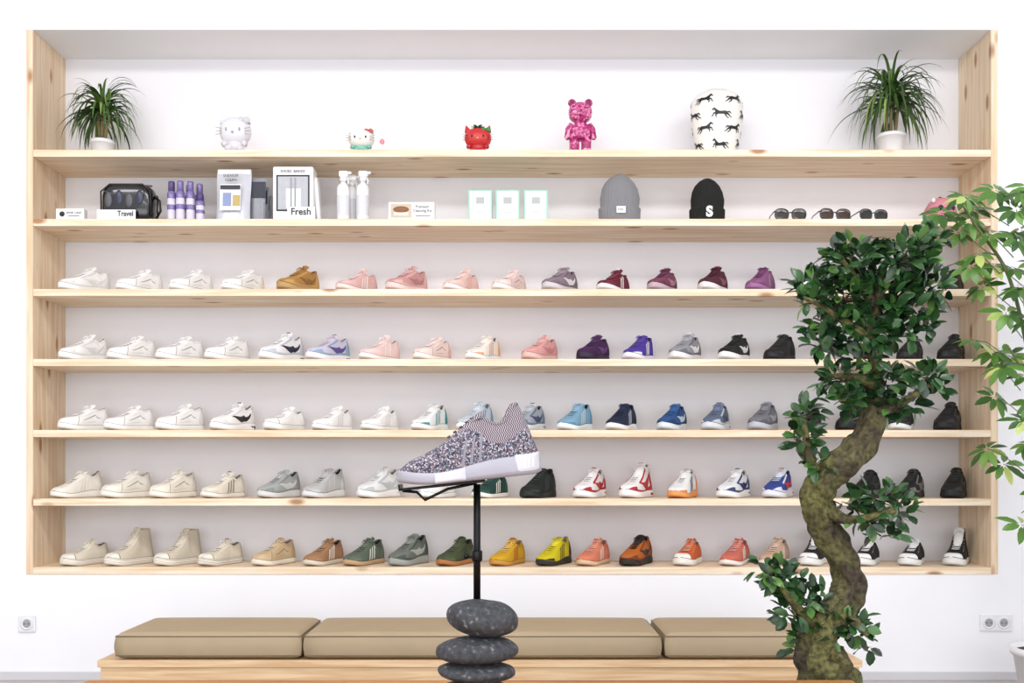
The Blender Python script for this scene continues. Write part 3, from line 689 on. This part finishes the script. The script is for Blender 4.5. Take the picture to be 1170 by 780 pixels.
# dracaenas on the top shelf
def drac(px,hs,Lr,n,pr,ph,gk=1.0,d=5.04):
    x=X(px,d); y=Y(d); z=SZ[0]; o=bpy.data.objects.new('potted_dracaena',None); sc.collection.objects.link(o); o.location=(x,y,z)
    b=MB(); b.lathe((0,0,0.0005),[(0,0),(pr*.78,0),(pr*.8,.003),(pr,ph-.018),(pr*1.06,ph-.018),(pr*1.06,ph),(pr*.97,ph),(pr*.95,ph-.012)],0,32)
    b.lathe((0,0,0),[(pr*.96,ph-.01),(0,ph-.007)],1,24)
    q=b.obj('pot',[mat('white_ceramic','#F0F0F2',.3,vary=.01),mat('soil','#3A2A1E',.95,vary=.3,scale=90,bump=.6)]); q.parent=o
    b=MB(); lf=MB(); crowns=[(0,0,hs),(-.025,.01,hs*.86),(.03,-.01,hs*.8)]
    for c in crowns: b.tube([(c[0]*.5,c[1],ph-.01),(c[0]*.8,c[1],(ph+c[2])/2),c],[.009,.008,.007],0,8)
    for i in range(n):
        c=Vector(crowns[i%3] if i%2 else crowns[0]); c.z+=U(-.03,.015)
        az=U(0,2*math.pi); el=U(-.05,1.4); L=Lr*U(.7,1.05)
        v=Vector((math.cos(az)*math.cos(el),math.sin(az)*math.cos(el)*.6,math.sin(el))); p=c.copy(); N=12
        st=L/N; vs=[];fs=[]
        side=v.cross(Vector((0,0,1)))
        if side.length<.05: side=Vector((1,0,0))
        side.normalize(); g=U(.7,1.7)*gk
        for k in range(N+1):
            t=k/N; w=.0078*(min(1,.5+t*3))*(1-t**2.2)+.0004
            pp=p.copy()
            pp.y=min(pp.y,ND-y-.010-.004*R()); pp.z=min(pp.z,NT-z-.012)
            pp.x=max(pp.x,-FX+pw+.012-x); pp.x=min(pp.x,FX-pw-.012-x)
            if pp.y>-y-.02: pp.z=max(pp.z,.008)
            vs+=[pp+side*w,pp-Vector((0,0,w*.35)),pp-side*w]
            v=(v+Vector((0,0,-1))*g*(.10+.22*t)).normalized(); p=p+v*st
        for k in range(N): a=k*3; fs+=[(a,a+1,a+4,a+3),(a+1,a+2,a+5,a+4)]
        lf.add(vs,fs,0)
    q=b.obj('stem',[mat('dracaena_stem','#8A7A55',.8,vary=.2)]); q.parent=o
    q=lf.obj('leaves',[leafmat('dracaena_leaf','#1F3D19','#567835',.4,'#93A758')]); q.parent=o
drac(117,.25,.26,135,.055,.085,1.2); drac(1018,.31,.34,140,.066,.115,1.25)

# ------------------------------------------------------------ top-shelf collectibles
def bear(name,px,h,ms,d=4.98):
    b=MB(); k=h/.28
    b.M=Matrix.Scale(k,4)
    for s in(-1,1):
        b.lathe((s*.030,0,0),[(0,0),(.023,0),(.026,.006),(.025,.05),(.027,.085),(0,.09)],0,20,1,.95)
        b.ell((s*.030,-.014,.014),(.025,.032,.013),0,16,8,pw=.8)
        b.tube([(s*.045,0,.152),(s*.062,-.004,.125),(s*.066,-.012,.095)],[.015,.0155,.014],0,12)
        b.ell((s*.067,-.015,.086),(.015,.014,.017),0,12,8)
        b.ell((s*.042,0,.262),(.021,.011,.021),0,16,10); b.ell((s*.042,-.009,.262),(.012,.005,.012),1,12,8)
        b.ell((s*.018,-.046,.222),(.0045,.003,.0055),1,8,6)
    b.lathe((0,0,.075),[(0,0),(.044,.0),(.054,.012),(.053,.04),(.045,.07),(.03,.085),(0,.088)],0,26,1,.72)
    b.ell((0,0,.212),(.060,.050,.052),0,26,16,pw=.85)
    b.ell((0,-.048,.198),(.022,.013,.016),0,14,10); b.ell((0,-.061,.203),(.007,.004,.005),1,10,6)
    return b.obj(name,ms,(X(px,d),Y(d),SZ[0]+.0005))
m,t,bs=nt('pink_marble'); tc=t.nodes.new('ShaderNodeTexCoord'); n1=t.nodes.new('ShaderNodeTexNoise'); n1.inputs['Scale'].default_value=32; n1.inputs['Detail'].default_value=3; n1.inputs['Distortion'].default_value=2
t.links.new(tc.outputs['Object'],n1.inputs['Vector']); r=t.nodes.new('ShaderNodeValToRGB'); r.color_ramp.elements[0].color=lin('#8E1F5B'); r.color_ramp.elements[0].position=.38; r.color_ramp.elements[1].color=lin('#F2B3D0'); r.color_ramp.elements[1].position=.66
e=r.color_ramp.elements.new(.52); e.color=lin('#C23A80')
t.links.new(n1.outputs['Fac'],r.inputs[0]); t.links.new(r.outputs[0],bs.inputs['Base Color']); bs.inputs['Roughness'].default_value=.25
bear('bear_figurine',663,.268,[m,mat('dark_pink_plastic','#7A1850',.3)])
def kitty(name,px,w,head,acc,bow,leafy=False,d=4.97,tall=1.0,face=None):
    b=MB(); k=w/.13; b.M=Matrix.Scale(k,4)
    b.ell((0,0,.072),(.062,.045,.046),0,26,16,pw=.92)
    for s in(-1,1):
        b.grid(lambda u,v,s=s:Vector((s*.042,0,.098))+Vector((math.cos(u*2*math.pi)*.019*(1-v)**.8,math.sin(u*2*math.pi)*.012*(1-v)**.8,v*.034))+Vector((s*.012*v,0,0)),14,6,0,cu=True)
        b.ell((s*.026,-.042,.070),(.004,.003,.0065),3,8,6)
        b.ell((s*.022,-.012,.013),(.018,.024,.012),1,12,8)
        b.tube([(s*.03,-.008,.036),(s*.046,-.02,.026)],[.011,.009],1,10)
        for q in(-1,0,1): b.tube([(s*.045,-.036,.066+q*.008),(s*.068,-.036,.066+q*.012)],.0009,3,4)
    b.ell((0,-.004,.028),(.034,.026,.026),1,18,10)
    b.ell((0,-.047,.060),(.005,.003,.0035),4,8,6)
    for s in(-1,1): b.ell((.036+s*.012,-.024,.104),(.013,.007,.010),2,12,8,rot=Euler((0,s*.5,0)))
    b.ell((.036,-.028,.104),(.006,.006,.006),2,8,6)
    if leafy:
        for a in range(6):
            an=a*math.pi/3; leaf(b,Vector((0,-.005,.116)),Vector((math.cos(an),math.sin(an)*.8,.35)),Vector((0,0,1)),.035,.018,2)
        for i in range(26):
            dd=rv(); 
            if dd.y<0 and abs(dd.x)>.35: b.ell(Vector((0,0,.072))+Vector((dd.x*.0615,dd.y*.0455,dd.z*.0455)),(.002,.0015,.003),4,6,4)
    return b.obj(name,[mat('toy_a',head,.35,vary=.02),mat('toy_b',acc,.4,vary=.02),mat('toy_c',bow,.4,vary=.02),mat('toy_face',face or '#151515',.6),mat('toy_yellow','#E9C44A' if not face else face,.4)],(X(px,d),Y(d),SZ[0]+.0003),zs=tall)
kitty('cat_figurine',413,.132,'#ECE8E2','#7FBCAA','#C95A5A'); kitty('strawberry_cat_figurine',546,.138,'#C82E30','#B8232A','#35803C',True)
kitty('cat_figurine',269,.160,'#E2E1E6','#D8D7DC','#CFCED4',tall=1.22,face='#A3A2AA')
b=MB()
b.tube([(0,0,.004),(.004,0,.03),(.01,0,.045)],.003,0,8); b.ell((.011,0,.048),(.012,.005,.012),1,12,8); b.ell((0,0,.004),(.012,.01,.004),0,12,6)
b.obj('toy_wand',[M_white,mat('toy_pink','#D98A94',.4)],(X(434,4.96),Y(4.96),SZ[0]+.0002),zs=1.2)
# bust vase with leaping animals
VH=.318
def vs_(th_,z):
    t=z/VH
    r=cr([(0,.092),(.1,.100),(.3,.112),(.5,.122),(.7,.126),(.85,.120),(.95,.098),(1,.060)],t)
    fr=max(0,-math.sin(th_))
    cleft=.030*math.exp(-(math.cos(th_)/.16)**2)*fr*(1-sst(.1,.5,t))
    bust=.012*fr*math.exp(-((t-.66)/.13)**2)*abs(math.cos(th_))*2
    return Vector((r*math.cos(th_)*1.0,(r+bust-cleft)*math.sin(th_)*.74,z))
b=MB(); b.grid(lambda u,v:vs_(u*2*math.pi,v*VH),64,30,0,cu=True)
b.lathe((0,0,VH),[(.060,0),(.054,.006),(.047,.004),(.042,-.06),(0,-.06)],0,32,1,.74)
b.lathe((0,0,0),[(0,.001),(.09,.001)],0,32,1,.74)
def horse(th0,z0,s,fl):
    def mp(x,y): 
        p=vs_(th0+fl*x*s/.115,max(0.002,min(VH-.002,z0+y*s))); q=Vector((p.x,p.y,0)).normalized()*.0026; return p+q
    def strip(pts,ws):
        vs=[];fs=[]
        for i,(x,y) in enumerate(pts):
            a=pts[max(0,i-1)]; c=pts[min(len(pts)-1,i+1)]; dx=c[0]-a[0]; dy=c[1]-a[1]; l=math.hypot(dx,dy)
            nx,ny=-dy/l*ws[i],dx/l*ws[i]; vs+=[mp(x+nx,y+ny),mp(x-nx,y-ny)]
        for i in range(len(pts)-1): fs.append((2*i,2*i+1,2*i+3,2*i+2))
        b.add(vs,fs,1)
    strip([(-.48,.02),(-.35,.05),(-.15,.05),(.1,.05),(.28,.10),(.40,.26),(.50,.38),(.68,.26)],[.08,.15,.12,.12,.15,.09,.09,.05])
    strip([(-.42,.0),(-.62,-.10),(-.72,-.22),(-.92,-.34)],[.10,.06,.04,.03]); strip([(-.36,-.02),(-.42,-.24),(-.64,-.42)],[.09,.05,.03])
    strip([(.28,.02),(.56,-.02),(.62,-.22),(.74,-.26)],[.09,.05,.04,.03]); strip([(.22,.0),(.40,-.16),(.34,-.36)],[.08,.05,.03])
    strip([(-.48,.08),(-.68,.12),(-.86,-.02)],[.05,.06,.03])
q=0
for z0 in(.048,.118,.188,.255):
    for k in range(5):
        horse(-math.pi/2+(k-2)*1.25+(.62 if q%2 else 0),z0+U(-.006,.006),.056,1 if q%2 else -1)
    q+=1
b.obj('patterned_vase',[mat('vase_ceramic','#F0EDE6',.3,vary=.01),M_black],(X(819,5.02),Y(5.02),SZ[0]+.0003))

# ------------------------------------------------------------ shelf 2 items
z2=SZ[1]+.0004
def dx(px,d=5.0): return X(px,d)
b=MB(); b.span(-.068,.068,-.02,.02,0,.054,0,.002)
b.M=Matrix.Translation((-.038,-.0204,.028))@Matrix.Rotation(math.pi/2,4,'X'); b.lathe((0,0,0),[(.013,.0002),(0,.0006)],1,20); b.M=Matrix.Identity(4)
b.text('SHOE CARE',(.018,-.0206,.034),.014,1); b.span(-.008,.045,-.0206,-.02,.018,.021,1)
b.obj('product_box',[M_white,M_black],(dx(82,4.94),Y(4.94),z2))
b=MB()
def bag(u,v):
    a=u*2*math.pi; e=(v-.5)*math.pi; sp=lambda x,p:math.copysign(abs(x)**p,x)
    return Vector((.125*sp(math.cos(a),.45)*sp(math.cos(e),.35),.06*sp(math.sin(a),.6)*sp(math.cos(e),.35),.079+.075*sp(math.sin(e),.55)+.004*math.sin(3*a)*math.cos(e)))
b.grid(bag,40,18,0,cu=True)
for s in(-1,1):
    b.tube([(-.12,s*.045,.02),(-.12,s*.05,.12),(-.08,s*.045,.15),(.08,s*.045,.15),(.12,s*.05,.12),(.12,s*.045,.02)],.004,1,6)
b.tube([(-.11,0,.153),(0,0,.157),(.11,0,.153)],.004,2,6)
b.tube([(.12,0,.11),(.15,-.01,.09),(.155,-.01,.05),(.13,0,.02)],.006,1,6)
for i in range(4): b.ell((-.08+.05*i,-.058,.085+.01*(i%2)),(.018,.006,.03),3 if i%2 else 2,12,8)
for i in range(3): b.tube([(-.10+.07*i,-.056,.12),(-.05+.07*i,-.060,.105)],.003,2,5)
b.span(-.125,.06,-.085,-.080,.0,.040,4,.001); b.span(-.125,.06,-.08,-.06,0,.002,4)
b.text('Travel',(.012,-.0862,.0235),.030,1,bold=.0005)
b.obj('toiletry_travel_bag',[mat('black_vinyl','#101015',.2,coat=.5),M_black,mat('zip_grey','#55555C',.4),mat('bag_content','#30344A',.3),M_white],(dx(148,5.0),Y(5.0),z2),zs=1.2)
b=MB()
for(i,(x,y)) in enumerate([(-.068,0),(-.022,-.01),(.024,0),(-.045,.06),(.0,.06),(.055,.045),(.072,-.0)]):
    sc_=1.0 if i!=6 else .7
    b.lathe((x,y,0),[(0,0),(.019,0),(.0205,.004),(.0205,.115*sc_)],0,18); b.lathe((x,y,0),[(.0207,.115*sc_),(.0207,.142*sc_),(.017,.150*sc_),(.011,.154*sc_)],1,18)
    b.lathe((x,y,0),[(.012,.152*sc_),(.0155,.154*sc_),(.0155,.196*sc_),(.0135,.2*sc_),(0,.2*sc_)],1 if i%3 else 2,16)
    b.lathe((x,y,0),[(.0209,.060*sc_),(.0209,.085*sc_)],1,18)
b.obj('cleaner_bottles',[mat('bottle_label','#DDD8E8',.4),mat('purple_liquid','#7C6DA6',.25,coat=.4),mat('purple_cap','#55447C',.35)],(dx(212,4.98),Y(4.98),z2),zs=1.0)
def pouch(b,x,y,w,h,mf,ml,tilt=0,dp=.02):
    def fn(sg):
        def g(u,v):
            a=u*2-1; c=v
            t_=dp*(1-a**4)*(1-c**2.2)*.9+.001
            return Vector((x+a*w/2*(1-.02*math.sin(c*6)),y+sg*t_+c*tilt,c*h))
        return g
    b.grid(fn(-1),18,22,mf); b.grid(fn(1),18,22,mf,flip=True)
b=MB()
pouch(b,-.025,-.03,.165,.245,0,1,.03,.03)
b.span(-.105,.055,-.008,-.004,.222,.244,1,.001)
b.box((-.03,-.060,.105),(.10,.003,.12),1,.001,1,rot=Euler((-.1,0,0))); b.box((-.03,-.0605,.15),(.095,.004,.018),2,0,1,rot=Euler((-.1,0,0))); b.box((-.045,-.0645,.095),(.04,.003,.06),3,0,1,rot=Euler((-.1,0,0))); b.box((.0,-.0645,.09),(.035,.003,.05),4,0,1,rot=Euler((-.1,0,0)))
b.text('SNEAKER\nCLEAN',(-.03,-.048,.195),.018,2)
for i in range(3): pouch(b,.085,.01+.04*i,.075+.01*i,.21-.03*i,5,1,.01,.012); b.span(.055+.0,.125,.0+.04*i,.004+.04*i,.12-.02*i,.19-.03*i,2)
b.obj('cleaning_wipe_pouches',[mat('clear_pouch','#D0D2DA',.2,coat=.6),M_white,mat('label_navy','#2A2C3C',.5),mat('label_blue','#8A98C0',.5),mat('label_gold','#C0A868',.5),mat('pouch_grey','#8E909A',.3)],(dx(274,5.0),Y(5.0),z2),zs=1.08)
b=MB()
b.span(-.105,.09,-.05,.05,0,.255,0,.006)
b.span(-.088,.073,-.0512,-.05,.045,.215,1,.0); b.span(-.080,.065,-.0520,-.0511,.053,.207,2,.0)
b.span(-.04,.03,-.0535,-.0515,.06,.15,0); b.span(-.02,-.012,-.0545,-.0515,.06,.2,3); b.span(.0,.008,-.0545,-.0515,.06,.2,3)
b.text('SHOES  BAKED',(-.008,-.0512,.232),.018,1)
b.span(-.03,.105,-.075,-.071,0,.06,0,.001); b.span(-.03,.105,-.071,-.05,0,.002,0); b.text('Fresh',(.036,-.0762,.036),.044,1,bold=.0008)
b.box((.10,.02,.115),(.02,.06,.20),0,.004,1,rot=Euler((0,-.08,0)))
b.obj('fresh_wipes_box',[M_white,M_black,mat('box_window','#B8B9C0',.3),mat('box_tab','#9A9AA2',.4)],(dx(339,4.99),Y(4.99),z2),zs=1.03)
b=MB()
for(x,y) in((-.05,0),(.045,0),(-.02,.07)):
    b.lathe((x,y,0),[(0,0),(.028,0),(.031,.005),(.031,.15),(.027,.165),(.014,.175),(.013,.19),(0,.19)],0,24)
    b.lathe((x,y,0),[(.0318,.03),(.0318,.12)],1,24)
    b.lathe((x,y,.185),[(.017,0),(.017,.018),(0,.018)],0,18)
    b.box((x+.002,y-.004,.218),(.045,.022,.028),0,.006,2,smooth=True); b.tube([(x+.022,y-.004,.222),(x+.040,y-.004,.224)],[.008,.006],0,10)
    b.tube([(x+.014,y-.004,.208),(x+.026,y-.006,.19),(x+.024,y-.006,.172)],.004,0,6)
b.obj('spray_bottles',[M_white,mat('label_offwhite','#DCDCE2',.5)],(dx(404,4.98),Y(4.98),z2),zs=1.08)
b=MB(); b.span(-.11,.11,-.035,.035,0,.078,0,.002); b.span(-.10,-.0,-.0358,-.035,.008,.070,1); 
b.ell((-.05,-.037,.045),(.038,.003,.014),2,16,8); b.span(-.085,-.015,-.0375,-.0358,.018,.032,3); b.text('Premium\nCleaning Kit',(.052,-.0357,.048),.018,4); b.span(.02,.09,-.0358,-.035,.016,.019,4)
b.obj('shoe_brush_box',[M_white,mat('box_photo_beige','#CDBDA8',.5),mat('brush_wood','#8A5A34',.5),mat('bristle','#E9E2D6',.8),M_black],(dx(471,4.95),Y(4.95),z2),zs=1.08)
M_mint=mat('mint_card','#A5D2C0',.5,vary=.01)
for px in(549,580,612):
    b=MB(); b.span(-.058,.058,-.04,.04,0,.138,1,.002); b.span(-.049,.049,-.0412,-.04,.007,.131,0); b.span(-.02,.02,-.0418,-.0411,.075,.105,2); b.span(-.03,.03,-.0418,-.0411,.045,.048,2); b.span(-.02,.02,-.0418,-.0411,.035,.038,2)
    b.obj('gift_box',[M_white,M_mint,mat('print_grey','#B4B9B8',.6)],(dx(px,4.97),Y(4.97),z2),zs=1.06)
def beanie(px,w,h,col,tag):
    b=MB(); rw=w/2
    pr=[(0,.93),(.02,1.0),(.27,1.03),(.30,1.0),(.31,.93),(.5,.96),(.68,.88),(.82,.70),(.92,.46),(.98,.2),(1,.0)]
    def fn(u,v):
        a=u*2*math.pi; i=v*(len(pr)-1)*1.0; k=min(int(i),len(pr)-2); f=i-k; t=pr[k][0]*(1-f)+pr[k+1][0]*f; q=pr[k][1]*(1-f)+pr[k+1][1]*f
        rib=1+.022*math.cos(a*34)*(1-t*.6); wob=1+.03*noise.noise(Vector((math.cos(a),math.sin(a),t*3)))
        return Vector((rw*q*rib*wob*math.cos(a),rw*.62*q*rib*wob*math.sin(a),h*t))
    b.grid(fn,204,30,0,cu=True)
    if tag=='label': b.span(-.022,.022,-rw*.69,-rw*.66,.035,.067,1,.001); b.text('HNC',(0,-rw*.69-.0006,.051),.014,2)
    else: b.text('S',(0.0,-rw*.675,.042),.068,1,bold=.003,depth=.003)
    b.lathe((0,0,0),[(rw*.8,.002),(0,.002)],0,20,1,.6)
    b.obj('knit_beanie',[mat('beanie_knit',col,.95,vary=.14,scale=220,bump=.5),M_white,M_black],(dx(px,4.99),Y(4.99),z2))
beanie(708,.198,.240,'#88888B','label'); beanie(808,.168,.220,'#1A1C18','S')
def glasses(px,w,lens,rot):
    b=MB(); lw=w*.43; lh=w*.32; zc=lh/2+.003
    for s in(-1,1):
        cx=s*(w*.27)
        pts=[]
        for k in range(21):
            a=k/20*2*math.pi; sp=lambda x,p:math.copysign(abs(x)**p,x)
            pts.append((cx+lw/2*sp(math.cos(a),.8),-.002*math.cos(a)*s,zc+lh/2*sp(math.sin(a),.8)+(.003 if math.sin(a)>0 else 0)))
        b.tube(pts,.0032,0,6,caps=False)
        b.ell((cx,0,zc),(lw/2*.97,.002,lh/2*.97),1,20,8,pw=.85)
        b.tube([(s*w*.48,0,zc+lh*.3),(s*w*.5,.01,zc+lh*.3),(s*w*.49,.08,zc+lh*.2),(s*w*.46,.125,zc-.008),(s*w*.455,.14,.003)],[.0035,.003,.0025,.0025,.003],0,6)
    b.tube([(-w*.07,0,zc+.006),(0,-.002,zc+.012),(w*.07,0,zc+.006)],.003,0,6)
    b.obj('sunglasses',[mat('frame_'+lens,'#17130F',.25,coat=.5),mat('lens',lens,.1,coat=.5)],(dx(px,4.935),Y(4.935),z2+.0005),(0,0,rot))
glasses(903,.155,'#2E2824',.03); glasses(954,.155,'#3C2618',.12); glasses(998,.145,'#1A1A1E',.18)
b=MB()
def cap(u,v):
    a=u*2*math.pi; e=v*math.pi/2; return Vector((.08*math.cos(a)*math.cos(e),.09*math.sin(a)*math.cos(e),.02+.10*math.sin(e)**.85))
b.grid(cap,32,12,0,cu=True); b.lathe((0,0,0),[(.08,.02),(.079,.0),(0,.0)],0,32,1,1.1)
def vis(u,v):
    a=math.pi+u*math.pi; r=.08+.065*v*math.sin(u*math.pi)**.6; return Vector((r*math.cos(a),r*1.08*math.sin(a),.014-.012*v+.010*(1-math.sin(u*math.pi))))
b.grid(vis,24,6,1)
b.ell((0,0,.122),(.008,.008,.004),1,10,6)
for s in(-1,1): b.ell((s*.028,-.078,.062),(.013,.006,.013),1,12,8); b.ell((s*.05,-.045,.1),(.01,.008,.01),2,10,6)
b.obj('pink_cap',[mat('cap_pink','#D98C9E',.8,vary=.05),M_black,mat('cap_spot','#F4F0EC',.7)],(dx(1074,5.05),Y(5.05),z2),zs=1.15)

# ------------------------------------------------------------ lights
def area(name,loc,sx,sy,e,col,rot=(0,0,0)):
    l=bpy.data.lights.new(name,'AREA'); l.shape='RECTANGLE'; l.size=sx; l.size_y=sy; l.energy=e; l.color=col
    o=bpy.data.objects.new(name,l); sc.collection.objects.link(o); o.location=loc; o.rotation_euler=rot; return o
for x in(-2.4,0,2.4):
    area('ceiling_lamp',(x,-2.4,3.55),1.8,.5,37,(1,.99,.985),(math.radians(22),0,0))
area('ceiling_lamp',(0,-5.2,3.55),4,.8,60,(1,.99,.985))
area('window_daylight',(0,YR+.02,1.85),7.6,2.8,195,(.95,.97,1),(math.radians(90),0,0))
w=bpy.data.worlds.new('World'); sc.world=w; w.use_nodes=True
w.node_tree.nodes['Background'].inputs[0].default_value=(.9,.94,1,1); w.node_tree.nodes['Background'].inputs[1].default_value=.8
sc.view_settings.view_transform='Standard'; sc.view_settings.exposure=0

cam=bpy.data.cameras.new('camera'); co=bpy.data.objects.new('camera',cam); sc.collection.objects.link(co)
co.location=(0,-CAMD,EYE); co.rotation_euler=(math.pi/2,0,0); cam.sensor_width=36; cam.sensor_fit='HORIZONTAL'; cam.lens=36*F/1170; cam.shift_y=(HY-390)/1170
cam.clip_start=.05; sc.camera=co
